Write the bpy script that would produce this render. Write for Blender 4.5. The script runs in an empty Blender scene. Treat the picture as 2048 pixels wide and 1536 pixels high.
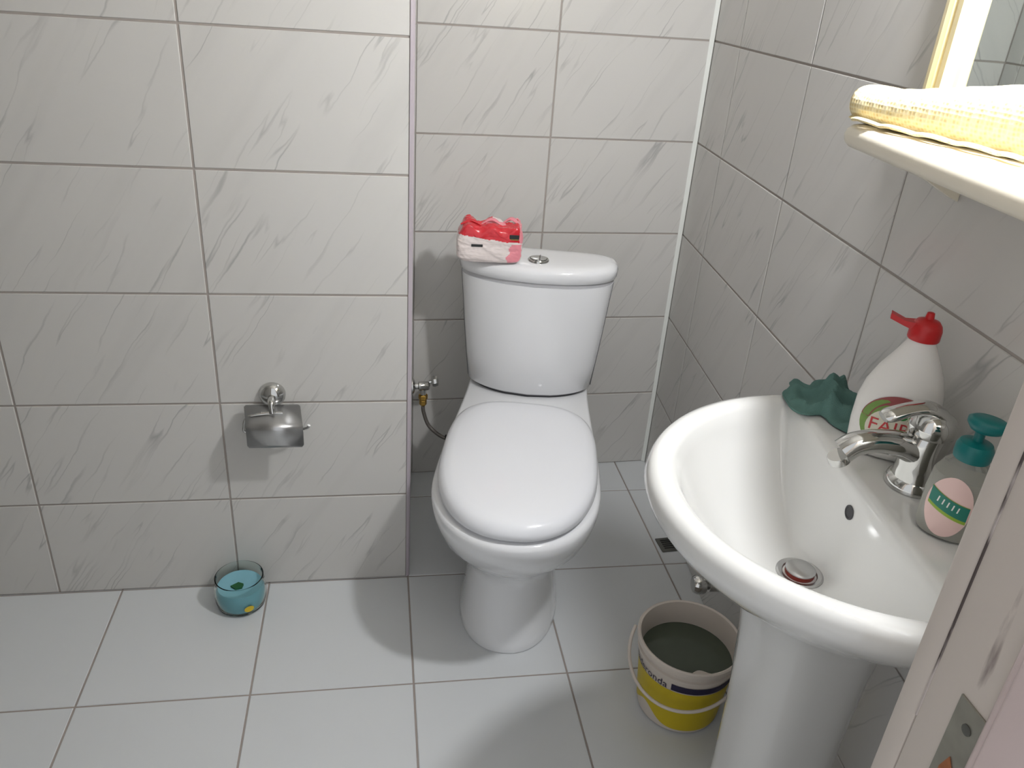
import bpy, bmesh, math, random
from mathutils import Vector, Matrix, noise

random.seed(7)
SC = bpy.context.scene
COL = SC.collection
PI = math.pi

# ------------------------------------------------------------------ camera
F_PX, PITCH, YAW, ROLL = 1603.3, math.radians(-26.766), math.radians(10.523), math.radians(4.238)
CAM = Vector((-0.0631, -1.5661, 1.336))
fw = Vector((math.sin(YAW) * math.cos(PITCH), math.cos(YAW) * math.cos(PITCH), math.sin(PITCH)))
rt = Vector((math.cos(YAW), -math.sin(YAW), 0))
up = rt.cross(fw)
r2 = rt * math.cos(ROLL) + up * math.sin(ROLL)
u2 = -rt * math.sin(ROLL) + up * math.cos(ROLL)
cd = bpy.data.cameras.new('camera')
cd.sensor_fit = 'HORIZONTAL'
cd.sensor_width = 36
cd.lens = 36 * F_PX / 2048
cd.clip_start = 0.02
cam = bpy.data.objects.new('camera', cd)
COL.objects.link(cam)
cam.matrix_world = Matrix(((r2.x, u2.x, -fw.x, CAM.x), (r2.y, u2.y, -fw.y, CAM.y), (r2.z, u2.z, -fw.z, CAM.z), (0, 0, 0, 1)))
SC.camera = cam

# ------------------------------------------------------------------ world (dim daylight of the hall behind the open doorway)
w = bpy.data.worlds.new('world')
SC.world = w
w.use_nodes = True
w.node_tree.nodes['Background'].inputs[0].default_value = (0.95, 0.97, 1.0, 1)
w.node_tree.nodes['Background'].inputs[1].default_value = 0.85
LAMP_POWER = 530.0          # emission strength of the opal lamp above the mirror

vs = SC.view_settings
vs.view_transform = 'Standard'
vs.look = 'None'
vs.gamma = 1
vs.use_curve_mapping = False
vs.exposure = 0.0

# ------------------------------------------------------------------ materials
def new_mat(name):
    m = bpy.data.materials.new(name)
    m.use_nodes = True
    nt = m.node_tree
    return m, nt, nt.nodes['Principled BSDF']

def lin(c):
    return tuple(((x / 12.92) if x <= 0.04045 else ((x + 0.055) / 1.055) ** 2.4) for x in c) + (1,)

def mat(name, rgb, rough=0.5, metal=0.0, trans=0.0, ior=1.45, coat=0.0, var=0.04, vscale=8.0, bump=0.0, bscale=60.0, emit=0.0, spec=0.5, sss=0.0):
    """Principled material, sRGB colour, with a faint noise variation."""
    m, nt, b = new_mat(name)
    c = lin(rgb)
    tc = nt.nodes.new('ShaderNodeTexCoord')
    nz = nt.nodes.new('ShaderNodeTexNoise'); nz.inputs['Scale'].default_value = vscale
    nt.links.new(tc.outputs['Object'], nz.inputs['Vector'])
    mx = nt.nodes.new('ShaderNodeMix'); mx.data_type = 'RGBA'
    mx.inputs[6].default_value = tuple(max(0, x * (1 - var)) for x in c[:3]) + (1,)
    mx.inputs[7].default_value = tuple(min(1, x * (1 + var)) for x in c[:3]) + (1,)
    nt.links.new(nz.outputs['Fac'], mx.inputs[0])
    nt.links.new(mx.outputs[2], b.inputs['Base Color'])
    b.inputs['Roughness'].default_value = rough
    b.inputs['Metallic'].default_value = metal
    b.inputs['Transmission Weight'].default_value = trans
    b.inputs['IOR'].default_value = ior
    b.inputs['Coat Weight'].default_value = coat
    b.inputs['Specular IOR Level'].default_value = spec
    if coat:
        b.inputs['Coat Roughness'].default_value = 0.04
    if emit:
        b.inputs['Emission Color'].default_value = c
        b.inputs['Emission Strength'].default_value = emit
    if bump:
        n2 = nt.nodes.new('ShaderNodeTexNoise'); n2.inputs['Scale'].default_value = bscale
        nt.links.new(tc.outputs['Object'], n2.inputs['Vector'])
        bp = nt.nodes.new('ShaderNodeBump'); bp.inputs['Strength'].default_value = bump; bp.inputs['Distance'].default_value = 0.002
        nt.links.new(n2.outputs['Fac'], bp.inputs['Height'])
        nt.links.new(bp.outputs[0], b.inputs['Normal'])
    return m

def marble_mat():
    """Glossy off-white wall tile with thin diagonal grey veins; different on every tile."""
    m, nt, b = new_mat('marble_tile')
    N, L = nt.nodes.new, nt.links.new
    tc = N('ShaderNodeTexCoord'); oi = N('ShaderNodeObjectInfo')
    mul = N('ShaderNodeVectorMath'); mul.operation = 'MULTIPLY'
    cmb = N('ShaderNodeCombineXYZ')
    for i, k in enumerate((13.7, 0.0, 29.3)):
        mm = N('ShaderNodeMath'); mm.operation = 'MULTIPLY'; mm.inputs[1].default_value = k
        L(oi.outputs['Random'], mm.inputs[0]); L(mm.outputs[0], cmb.inputs[i])
    rot = N('ShaderNodeMapping'); rot.inputs['Rotation'].default_value = (0, math.radians(57), 0)
    L(tc.outputs['Object'], rot.inputs['Vector'])
    # slow wobble of the vein direction
    wob = N('ShaderNodeTexNoise'); wob.inputs['Scale'].default_value = 14; wob.inputs['Detail'].default_value = 3
    L(tc.outputs['Object'], wob.inputs['Vector'])
    wsub = N('ShaderNodeVectorMath'); wsub.operation = 'SUBTRACT'; wsub.inputs[1].default_value = (.5, .5, .5)
    wsc = N('ShaderNodeVectorMath'); wsc.operation = 'SCALE'; wsc.inputs['Scale'].default_value = 0.018
    L(wob.outputs['Color'], wsub.inputs[0]); L(wsub.outputs[0], wsc.inputs[0])
    a1 = N('ShaderNodeVectorMath'); a1.operation = 'ADD'; L(rot.outputs[0], a1.inputs[0]); L(wsc.outputs[0], a1.inputs[1])
    st = N('ShaderNodeVectorMath'); st.operation = 'MULTIPLY'; st.inputs[1].default_value = (1.9, 1, 27)
    L(a1.outputs[0], st.inputs[0])
    a2 = N('ShaderNodeVectorMath'); a2.operation = 'ADD'; L(st.outputs[0], a2.inputs[0]); L(cmb.outputs[0], a2.inputs[1])
    n1 = N('ShaderNodeTexNoise'); n1.inputs['Scale'].default_value = 1.0; n1.inputs['Detail'].default_value = 2.0
    L(a2.outputs[0], n1.inputs['Vector'])
    s1 = N('ShaderNodeMath'); s1.operation = 'SUBTRACT'; s1.inputs[1].default_value = 0.5; L(n1.outputs['Fac'], s1.inputs[0])
    ab = N('ShaderNodeMath'); ab.operation = 'ABSOLUTE'; L(s1.outputs[0], ab.inputs[0])
    r1 = N('ShaderNodeMapRange'); r1.inputs['From Min'].default_value = 0.0; r1.inputs['From Max'].default_value = 0.020
    r1.inputs['To Min'].default_value = 1; r1.inputs['To Max'].default_value = 0
    L(ab.outputs[0], r1.inputs['Value'])
    # break the veins up
    n2 = N('ShaderNodeTexNoise'); n2.inputs['Scale'].default_value = 1.0; n2.inputs['Detail'].default_value = 1
    st2 = N('ShaderNodeVectorMath'); st2.operation = 'MULTIPLY'; st2.inputs[1].default_value = (4.5, 1, 24)
    L(a1.outputs[0], st2.inputs[0])
    a3 = N('ShaderNodeVectorMath'); a3.operation = 'ADD'; L(st2.outputs[0], a3.inputs[0]); L(cmb.outputs[0], a3.inputs[1])
    L(a3.outputs[0], n2.inputs['Vector'])
    r2_ = N('ShaderNodeMapRange'); r2_.inputs['From Min'].default_value = 0.47; r2_.inputs['From Max'].default_value = 0.66
    L(n2.outputs['Fac'], r2_.inputs['Value'])
    mm = N('ShaderNodeMath'); mm.operation = 'MULTIPLY'; L(r1.outputs[0], mm.inputs[0]); L(r2_.outputs[0], mm.inputs[1])
    # soft smoky streaks
    n3 = N('ShaderNodeTexNoise'); n3.inputs['Scale'].default_value = 0.45; n3.inputs['Detail'].default_value = 3
    L(a2.outputs[0], n3.inputs['Vector'])
    r3 = N('ShaderNodeMapRange'); r3.inputs['From Min'].default_value = 0.52; r3.inputs['From Max'].default_value = 0.75; r3.inputs['To Max'].default_value = 0.22
    L(n3.outputs['Fac'], r3.inputs['Value'])
    mxx = N('ShaderNodeMath'); mxx.operation = 'MAXIMUM'; L(mm.outputs[0], mxx.inputs[0]); L(r3.outputs[0], mxx.inputs[1])
    fac = N('ShaderNodeMath'); fac.operation = 'MULTIPLY'; fac.inputs[1].default_value = 0.50; L(mxx.outputs[0], fac.inputs[0])
    mix = N('ShaderNodeMix'); mix.data_type = 'RGBA'
    mix.inputs[6].default_value = lin((.80, .792, .776)); mix.inputs[7].default_value = lin((.48, .48, .48))
    L(fac.outputs[0], mix.inputs[0]); L(mix.outputs[2], b.inputs['Base Color'])
    b.inputs['Roughness'].default_value = 0.22
    return m

def door_paint_mat():
    """Grey-white gloss paint with chips and grime along the edges' grain."""
    m, nt, b = new_mat('door_paint')
    N, L = nt.nodes.new, nt.links.new
    tc = N('ShaderNodeTexCoord')
    mp = N('ShaderNodeMapping'); mp.inputs['Scale'].default_value = (60, 60, 9)
    L(tc.outputs['Object'], mp.inputs['Vector'])
    n = N('ShaderNodeTexNoise'); n.inputs['Scale'].default_value = 1.0; n.inputs['Detail'].default_value = 5; L(mp.outputs[0], n.inputs['Vector'])
    r = N('ShaderNodeMapRange'); r.inputs['From Min'].default_value = 0.64; r.inputs['From Max'].default_value = 0.76; L(n.outputs['Fac'], r.inputs['Value'])
    mx = N('ShaderNodeMix'); mx.data_type = 'RGBA'; mx.inputs[6].default_value = lin((.80, .76, .725)); mx.inputs[7].default_value = lin((.56, .51, .49))
    L(r.outputs[0], mx.inputs[0]); L(mx.outputs[2], b.inputs['Base Color'])
    b.inputs['Roughness'].default_value = 0.38
    return m

def chip_mat():
    m, nt, b = new_mat('chipped_edge')
    N, L = nt.nodes.new, nt.links.new
    tc = N('ShaderNodeTexCoord')
    mp = N('ShaderNodeMapping'); mp.inputs['Scale'].default_value = (120, 120, 16)
    L(tc.outputs['Object'], mp.inputs['Vector'])
    n = N('ShaderNodeTexNoise'); n.inputs['Scale'].default_value = 1.0; n.inputs['Detail'].default_value = 4; L(mp.outputs[0], n.inputs['Vector'])
    r = N('ShaderNodeMapRange'); r.inputs['From Min'].default_value = 0.42; r.inputs['From Max'].default_value = 0.56; L(n.outputs['Fac'], r.inputs['Value'])
    mx = N('ShaderNodeMix'); mx.data_type = 'RGBA'; mx.inputs[6].default_value = lin((.74, .70, .68)); mx.inputs[7].default_value = lin((.30, .26, .25))
    L(r.outputs[0], mx.inputs[0]); L(mx.outputs[2], b.inputs['Base Color'])
    b.inputs['Roughness'].default_value = 0.6
    return m

def towel_mat():
    m, nt, b = new_mat('waffle_towel')
    N, L = nt.nodes.new, nt.links.new
    tc = N('ShaderNodeTexCoord')
    vor = N('ShaderNodeTexVoronoi'); vor.inputs['Scale'].default_value = 190; vor.inputs['Randomness'].default_value = 0.15
    L(tc.outputs['Object'], vor.inputs['Vector'])
    mx = N('ShaderNodeMix'); mx.data_type = 'RGBA'; mx.inputs[6].default_value = lin((.88, .78, .52)); mx.inputs[7].default_value = lin((.96, .91, .76))
    mr = N('ShaderNodeMapRange'); mr.inputs['From Max'].default_value = 0.6; L(vor.outputs['Distance'], mr.inputs['Value'])
    L(mr.outputs[0], mx.inputs[0]); L(mx.outputs[2], b.inputs['Base Color'])
    bp = N('ShaderNodeBump'); bp.inputs['Strength'].default_value = 0.6; bp.inputs['Distance'].default_value = 0.002
    L(vor.outputs['Distance'], bp.inputs['Height']); L(bp.outputs[0], b.inputs['Normal'])
    b.inputs['Roughness'].default_value = 0.95
    b.inputs['Specular IOR Level'].default_value = 0.1
    return m

M = {}
M['marble'] = marble_mat()
M['grout'] = mat('wall_grout', (.64, .61, .585), 0.9, var=.1)
M['fgrout'] = mat('floor_grout', (.62, .585, .56), 0.9, var=.15)
M['ftile'] = mat('floor_tile', (.835, .845, .85), 0.30, var=.025, vscale=3.0)
M['ceil'] = mat('ceiling_paint', (.88, .87, .85), 0.9)
M['ceramic'] = mat('white_ceramic', (.915, .918, .925), 0.10, coat=0.6, var=.01)
M['basin'] = mat('basin_ceramic', (.865, .865, .855), 0.10, coat=0.6, var=.01)
M['seat'] = mat('seat_plastic', (.92, .925, .94), 0.24, coat=0.25, var=.01)
M['gap'] = mat('dark_gasket', (.30, .30, .31), 0.7)
M['seam'] = mat('seam_shade', (.72, .72, .73), 0.6)
M['chrome'] = mat('chrome', (.80, .80, .79), 0.08, 1.0, var=.02)
M['steel'] = mat('brushed_steel', (.76, .76, .76), 0.30, 1.0, var=.06, vscale=30)
M['darksteel'] = mat('dull_metal', (.42, .42, .40), 0.45, 0.8, var=.1)
M['brass'] = mat('brass', (.75, .60, .30), 0.25, 1.0)
M['rubber'] = mat('dark_rubber', (.12, .12, .12), 0.6)
M['red_seal'] = mat('red_rubber', (.52, .19, .15), 0.5)
M['hole'] = mat('black_hole', (.05, .05, .05), 0.8)
M['hose'] = mat('braided_hose', (.46, .44, .42), 0.4, 0.6, var=.3, vscale=300)
M['door'] = door_paint_mat()
M['chip'] = chip_mat()
M['bead'] = mat('bead_paint', (.82, .75, .74), 0.3, var=.05)
M['plate'] = mat('strike_metal', (.60, .59, .55), 0.42, 0.7, var=.2, vscale=60)
M['rust'] = mat('rust', (.60, .38, .25), 0.8, var=.35, vscale=150)
M['trim'] = mat('corner_trim', (.70, .665, .69), 0.35, var=.05)
M['corner_strip'] = mat('white_strip', (.93, .94, .92), 0.25)
M['frame'] = mat('cream_frame', (.95, .89, .70), 0.30, coat=.3, var=.03)
M['mirror'] = mat('mirror_glass', (.84, .87, .86), 0.015, 1.0, var=.0)
M['shelf'] = mat('shelf_enamel', (.93, .90, .83), 0.28, var=.02)
M['towel'] = towel_mat()
M['lamp'] = mat('opal_lamp', (.985, .99, 1.0), 0.4, emit=LAMP_POWER, var=0)
M['fixture'] = mat('lamp_fixture', (.85, .85, .84), 0.2, 1.0)
M['cloth'] = mat('green_cloth', (.37, .50, .475), 0.95, var=.22, vscale=40, bump=.5, bscale=700, spec=.15)
M['bottle'] = mat('white_plastic', (.90, .89, .875), 0.32, var=.01)
M['redcap'] = mat('red_plastic', (.74, .13, .14), 0.35)
M['teal'] = mat('teal_plastic', (.05, .42, .42), 0.35, var=.08)
M['clear'] = mat('clear_plastic', (.93, .94, .92), 0.08, trans=.85, ior=1.3, var=.0)
M['soap'] = mat('pale_soap', (.86, .84, .80), 0.25, trans=.35, ior=1.33)
M['pinklabel'] = mat('pink_label', (.90, .78, .755), 0.4, var=.03)
M['greenlabel'] = mat('green_band', (.16, .48, .42), 0.4)
M['limelabel'] = mat('lime_band', (.58, .70, .25), 0.4)
M['maroon'] = mat('maroon_label', (.58, .30, .30), 0.45, var=.15, vscale=60)
M['leaf'] = mat('leaf_green', (.45, .58, .28), 0.45, var=.25, vscale=70)
M['leaf2'] = mat('bright_green', (.12, .55, .22), 0.45)
M['cream'] = mat('cream_label', (.87, .85, .78), 0.45)
M['redink'] = mat('red_ink', (.76, .23, .24), 0.45)
M['whiteink'] = mat('white_ink', (.92, .92, .90), 0.45)
M['pail'] = mat('pail_plastic', (.83, .79, .75), 0.42, var=.03)
M['yellow'] = mat('yellow_label', (.80, .71, .10), 0.40, var=.06, vscale=20)
M['navy'] = mat('navy_ink', (.13, .11, .24), 0.45)
M['water'] = mat('grey_water', (.30, .33, .28), 0.06, var=.1, vscale=14, bump=.12, bscale=24)
M['redwrap'] = mat('red_film', (.80, .17, .21), 0.25, coat=.4, var=.12, vscale=25)
M['pinkwrap'] = mat('pink_film', (.90, .56, .60), 0.28, coat=.3, var=.10, vscale=30)
M['film'] = mat('clear_white_film', (.885, .84, .825), 0.28, coat=.4, var=.05, vscale=25, bump=.25, bscale=45)
M['ink'] = mat('black_ink', (.17, .18, .18), 0.5)
M['gold'] = mat('gold_ink', (.52, .42, .22), 0.5)
M['glass'] = mat('clear_glass', (.95, .98, .97), 0.02, trans=1.0, ior=1.18, var=.0)
M['gel'] = mat('blue_gel', (.55, .76, .82), 0.3, trans=.10, ior=1.35, var=.12, vscale=30)
M['gelgreen'] = mat('green_leaf_deco', (.13, .36, .20), 0.5)
M['lemon'] = mat('lemon_deco', (.82, .72, .20), 0.5)

# ------------------------------------------------------------------ mesh helpers
def link(name, me, m=None, parent=None, smooth=35):
    o = bpy.data.objects.new(name, me)
    COL.objects.link(o)
    if m is not None and not me.materials:
        me.materials.append(m)
    if parent is not None:
        o.parent = parent
    if smooth:
        me.polygons.foreach_set('use_smooth', [True] * len(me.polygons))
        me.set_sharp_from_angle(angle=math.radians(smooth))
    return o

def from_data(name, vs_, fs, m=None, parent=None, smooth=35):
    me = bpy.data.meshes.new(name)
    me.from_pydata([tuple(v) for v in vs_], [], fs)
    bm = bmesh.new(); bm.from_mesh(me)
    bmesh.ops.remove_doubles(bm, verts=bm.verts, dist=1e-6)
    bmesh.ops.recalc_face_normals(bm, faces=bm.faces)
    bm.to_mesh(me); bm.free()
    return link(name, me, m, parent, smooth)

def loft(name, loops, m, parent=None, cap0=True, cap1=True, smooth=40):
    """Skin a list of closed loops (same point count)."""
    n = len(loops[0]); V = []; Fc = []
    for lp in loops:
        V += list(lp)
    for i in range(len(loops) - 1):
        for k in range(n):
            k2 = (k + 1) % n
            Fc.append((i * n + k, i * n + k2, (i + 1) * n + k2, (i + 1) * n + k))
    if cap0: Fc.append(tuple(range(n - 1, -1, -1)))
    if cap1: Fc.append(tuple((len(loops) - 1) * n + k for k in range(n)))
    return from_data(name, V, Fc, m, parent, smooth)

def circ(r, z, n=40, cx=0, cy=0):
    return [Vector((cx + r * math.cos(2 * PI * k / n), cy + r * math.sin(2 * PI * k / n), z)) for k in range(n)]

def lathe(name, prof, m, parent=None, n=40, smooth=40, cap0=True, cap1=True, mtx=None):
    loops = [circ(max(r, 1e-5), z, n) for r, z in prof]
    if mtx is not None:
        loops = [[mtx @ v for v in lp] for lp in loops]
    return loft(name, loops, m, parent, cap0, cap1, smooth)

def catmull(pts, sub=8):
    pts = [Vector(p) for p in pts]
    if len(pts) < 3: return pts
    out = []
    for i in range(len(pts) - 1):
        p0 = pts[max(i - 1, 0)]; p1 = pts[i]; p2 = pts[i + 1]; p3 = pts[min(i + 2, len(pts) - 1)]
        for s in range(sub):
            t = s / sub
            out.append(0.5 * ((2 * p1) + (-p0 + p2) * t + (2 * p0 - 5 * p1 + 4 * p2 - p3) * t * t + (-p0 + 3 * p1 - 3 * p2 + p3) * t ** 3))
    out.append(pts[-1])
    return out

def tube(name, pts, rad, m, parent=None, n=14, sub=8, smooth=50, flat=1.0):
    """Tube along a smooth path; rad is a number or one radius per control point. flat squashes the section."""
    P = catmull(pts, sub)
    if isinstance(rad, (int, float)):
        R = [rad] * len(P)
    else:
        R = []
        for i in range(len(P)):
            f = i / max(1, len(P) - 1) * (len(rad) - 1); a = int(min(f, len(rad) - 2)); t = f - a
            t = t * t * (3 - 2 * t)
            R.append(rad[a] * (1 - t) + rad[a + 1] * t)
    loops = []; ref = None
    for i, p in enumerate(P):
        d = (P[min(i + 1, len(P) - 1)] - P[max(i - 1, 0)]).normalized()
        if ref is None:
            ref = Vector((0, 0, 1)) if abs(d.z) < 0.9 else Vector((1, 0, 0))
        a = d.cross(ref).normalized(); b = a.cross(d).normalized(); ref = b
        loops.append([p + a * (R[i] * math.cos(2 * PI * k / n)) + b * (R[i] * flat * math.sin(2 * PI * k / n)) for k in range(n)])
    return loft(name, loops, m, parent, True, True, smooth)

def rbox_mesh(name, sx, sy, sz, bev=0.002, seg=2, center=(0, 0, 0)):
    me = bpy.data.meshes.new(name)
    bm = bmesh.new()
    bmesh.ops.create_cube(bm, size=1)
    bmesh.ops.scale(bm, vec=(sx, sy, sz), verts=bm.verts)
    bmesh.ops.translate(bm, vec=center, verts=bm.verts)
    if bev > 0:
        bmesh.ops.bevel(bm, geom=list(bm.edges), offset=bev, segments=seg, affect='EDGES', profile=0.5)
    bm.to_mesh(me); bm.free()
    return me

def rbox(name, sx, sy, sz, m, parent=None, bev=0.002, seg=2, center=(0, 0, 0), smooth=35):
    return link(name, rbox_mesh(name, sx, sy, sz, bev, seg, center), m, parent, smooth)

def empty(name, loc=(0, 0, 0), rz=0, label=None, cat=None, group=None, kind=None):
    o = bpy.data.objects.new(name, None)
    COL.objects.link(o)
    o.location = loc; o.rotation_euler = (0, 0, rz)
    o.empty_display_size = 0.05
    tag(o, label, cat, group, kind)
    return o

def tag(o, label=None, cat=None, group=None, kind=None):
    if label: o['label'] = label
    if cat: o['category'] = cat
    if group: o['group'] = group
    if kind: o['kind'] = kind
    return o

def text_mesh(name, body, size):
    c = bpy.data.curves.new(name, 'FONT'); c.body = body; c.size = size; c.align_x = 'CENTER'
    c.resolution_u = 3
    t = bpy.data.objects.new(name + '_tmp', c); COL.objects.link(t)
    bpy.context.view_layer.update()
    me = bpy.data.meshes.new_from_object(t.evaluated_get(bpy.context.evaluated_depsgraph_get()))
    bpy.data.objects.remove(t); bpy.data.curves.remove(c)
    bm = bmesh.new(); bm.from_mesh(me)
    bmesh.ops.triangulate(bm, faces=bm.faces)
    bmesh.ops.subdivide_edges(bm, edges=[e for e in bm.edges if e.calc_length() > size * .25], cuts=2)
    bm.to_mesh(me); bm.free()
    me.name = name
    return me

def wrap_mesh(me, fn):
    for v in me.vertices:
        v.co = fn(v.co.x, v.co.y)
    return me

def patch(name, fn, outline, m, parent, rings=6):
    """Flat print laid on a curved surface: outline (list of (s, z)) filled and mapped with fn(s, z)."""
    n = len(outline); cx = sum(p[0] for p in outline) / n; cz = sum(p[1] for p in outline) / n
    V = [fn(cx, cz)]; Fc = []
    for r in range(1, rings + 1):
        t = r / rings
        for p in outline:
            V.append(fn(cx + (p[0] - cx) * t, cz + (p[1] - cz) * t))
    for k in range(n):
        Fc.append((0, 1 + k, 1 + (k + 1) % n))
    for r in range(rings - 1):
        for k in range(n):
            a = 1 + r * n; b = 1 + (r + 1) * n; k2 = (k + 1) % n
            Fc.append((a + k, b + k, b + k2, a + k2))
    me = bpy.data.meshes.new(name); me.from_pydata([tuple(v) for v in V], [], Fc)
    return link(name, me, m, parent, 60)

def sgnpow(x, p):
    return math.copysign(abs(x) ** p, x)

def smooth01(t):
    t = max(0, min(1, t)); return t * t * (3 - 2 * t)

# ------------------------------------------------------------------ room
D0, BA, XR, RA, XE = 0.4624, 0.0459, 0.7651, -0.0777, 0.0291
YC = D0 + BA * XR                       # far right corner (XR, YC)
ROWH, TW, HT = 0.2462, 0.40, 2.462
YF, XL = -1.15, -2.40                   # inner face of the door wall, left wall
GAP, TH = 0.004, 0.008

tile_cache = {}
def tile_mesh(wd, ht, kind):
    key = (round(wd, 3), round(ht, 3), kind)
    if key in tile_cache: return tile_cache[key]
    me = bpy.data.meshes.new('tile')
    a, b, e = wd / 2, ht / 2, 0.0011
    V = [(-a, TH, -b), (a, TH, -b), (a, TH, b), (-a, TH, b), (-a, e, -b), (a, e, -b), (a, e, b), (-a, e, b),
         (-a + e, 0, -b + e), (a - e, 0, -b + e), (a - e, 0, b - e), (-a + e, 0, b - e)]
    Fc = [(8, 9, 10, 11)]
    for k in range(4):
        k2 = (k + 1) % 4
        Fc += [(k, k2, k2 + 4, k + 4), (k + 4, k2 + 4, k2 + 8, k + 8)]
    me.from_pydata(V, [], Fc)
    bm = bmesh.new(); bm.from_mesh(me); bmesh.ops.recalc_face_normals(bm, faces=bm.faces); bm.to_mesh(me); bm.free()
    # the open back lies in the mortar; make sure the glazed face points to -Y
    if me.polygons[0].normal.y > 0: me.flip_normals()
    me.materials.append(M['marble'] if kind == 'wall' else M['ftile'])
    tile_cache[key] = me
    return me

def tiled_wall(name, p0, e, length, joints, z0=0.0, z1=HT, back=0.07, ext0=0.0, ext1=0.0):
    """Wall whose tiled face starts at p0 (left end seen from the room) and runs along e."""
    e = Vector((e[0], e[1], 0)).normalized(); rz = math.atan2(e.y, e.x)
    me = rbox_mesh(name, length + ext0 + ext1, back - 0.0018, z1 - z0, 0, 1, ((length + ext1 - ext0) / 2, 0.0018 + (back - 0.0018) / 2, (z0 + z1) / 2))
    wobj = link(name, me, M['grout'], None, 0)
    wobj.location = (p0[0], p0[1], 0); wobj.rotation_euler = (0, 0, rz)
    wobj['kind'] = 'structure'
    cuts = [0.0] + [j for j in joints if 0.02 < j < length - 0.02] + [length]
    zs = [z0] + [k * ROWH for k in range(1, 11) if z0 + 0.01 < k * ROWH < z1 - 0.01] + [z1]
    for i in range(len(cuts) - 1):
        for j in range(len(zs) - 1):
            a0 = cuts[i] + (GAP / 2 if i else 0.001); a1 = cuts[i + 1] - (GAP / 2 if i < len(cuts) - 2 else 0.001)
            b0 = zs[j] + GAP / 2; b1 = zs[j + 1] - GAP / 2
            t = bpy.data.objects.new('tile', tile_mesh(a1 - a0, b1 - b0, 'wall'))
            COL.objects.link(t); t.parent = wobj
            t.location = ((a0 + a1) / 2, random.uniform(-.0003, .0003), (b0 + b1) / 2)
    return wobj

lb = math.hypot(XR - XE, BA * (XR - XE))
tiled_wall('wall_back', (XE, D0), (1, BA), lb, [.3687 - XE], ext0=0.03, ext1=0.05)
PX0 = XL
tiled_wall('wall_pier', (PX0, 0), (1, 0), -PX0 - 0.003, [-PX0 - .398 - .4 * k for k in range(5, -1, -1)], back=0.05, ext0=0.05)
ls = math.hypot(XE, D0)
tiled_wall('wall_pier_side', (0.0, 0.004), (XE, D0), ls - 0.004, [0.40], back=0.05)
lr = (YC - YF) * math.hypot(1, RA)
tiled_wall('wall_right', (XR, YC), (RA, -1), lr, [.2015, .6015, 1.0015, 1.4015], ext0=0.05, ext1=0.2)
tiled_wall('wall_left', (XL, YF), (0, 1), -YF, [.4, .8], ext0=0.05, ext1=0.05)
XD0, XD1, ZD = -0.44, 0.36, 2.05        # clear doorway
xrf = XR + RA * (YC - YF)
tiled_wall('wall_front', (xrf, YF), (-1, 0), xrf - XD1 - 0.07, [], back=0.15)
tiled_wall('wall_front_side', (XD0 - 0.07, YF), (-1, 0), XD0 - 0.07 - XL, [.4, .8, 1.2, 1.6], back=0.15)
tiled_wall('wall_front_top', (XD1 + 0.07, YF), (-1, 0), XD1 - XD0 + 0.14, [.4, .8], z0=ZD + 0.07, back=0.15)

fl = rbox('floor', 3.4, 2.6, 0.04, M['fgrout'], None, 0, 1, (-0.78, -0.72, -0.0220), 0)
fl['kind'] = 'structure'
FT, FX, FTY, FY = 0.332, 0.002, 0.339, -0.339
for i in range(-8, 3):
    for j in range(-5, 3):
        x0 = FX + i * FT; y0 = FY + j * FTY
        x1, y1 = x0 + FT, y0 + FTY
        x0 = max(x0, XL - 0.02); x1 = min(x1, 0.83); y1 = min(y1, 0.54); y0 = max(y0, -1.9)
        if x1 - x0 < 0.02 or y1 - y0 < 0.02: continue
        if y0 > 0.03 and x1 < 0.0: continue
        t = bpy.data.objects.new('tile', tile_mesh(x1 - x0 - GAP, y1 - y0 - GAP, 'floor'))
        COL.objects.link(t); t.parent = fl
        t.rotation_euler = (-PI / 2, 0, 0)
        t.location = ((x0 + x1) / 2, (y0 + y1) / 2, random.uniform(-.0003, 0))
ce = rbox('ceiling', 3.4, 1.85, 0.05, M['ceil'], None, 0, 1, (-0.78, -0.31, HT + 0.026), 0)
ce['kind'] = 'structure'

# trims: corner profile on the pier, narrow white strip down the far corner
t1 = loft('trim_1', [[Vector((x, y, z)) for x, y in ((-.003, -.0015), (.0012, -.0012), (.0045, .0012), (.0058, .004), (.0032, .0042), (-.003, .002))] for z in (0.002, HT)], M['trim'])
tag(t1, kind='structure')
ccx, ccy = XR, YC
eb = Vector((-1, -BA, 0)).normalized(); er = Vector((RA, -1, 0)).normalized()
cn = Vector((ccx, ccy, 0))
tri = [cn + eb * .001 + er * .0012, cn + eb * .012 + er * .0012, cn + eb * .009 + er * .003, cn + eb * .005 + er * .006, cn + eb * .0015 + er * .009]
t2 = loft('trim_2', [[p + Vector((0, 0, z)) for p in tri] for z in (0.001, HT)], M['corner_strip'])  # bright white strip along the corner, on the back wall side
tag(t2, kind='structure')

# ------------------------------------------------------------------ door frame (right jamb in view)
df = empty('door_1', (XD1, YF, 0), 0, kind='structure')
def bar(name, x0, x1, y0, y1, z0, z1, m, parent=df, bev=.003, seg=2):
    return rbox(name, x1 - x0, y1 - y0, z1 - z0, m, parent, bev, seg, ((x0 + x1) / 2, (y0 + y1) / 2, (z0 + z1) / 2))
bar('architrave', 0.0, .075, -.019, .004, 0, ZD + .07, M['door'])
bar('paint_chip', -.0004, .004, -.0208, -.0184, .83, 1.12, M['chip'], bev=.0005, seg=1)
bar('jamb', .0003, .07, -.150, -.0195, 0, ZD + .07, M['door'], bev=.0015)
bar('jamb', XD0 - XD1 - .07, XD0 - XD1, -.150, .004, 0, ZD + .07, M['door'])
bar('head', XD0 - XD1 + .001, -.001, -.150, .004, ZD, ZD + .069, M['door'])
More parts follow.
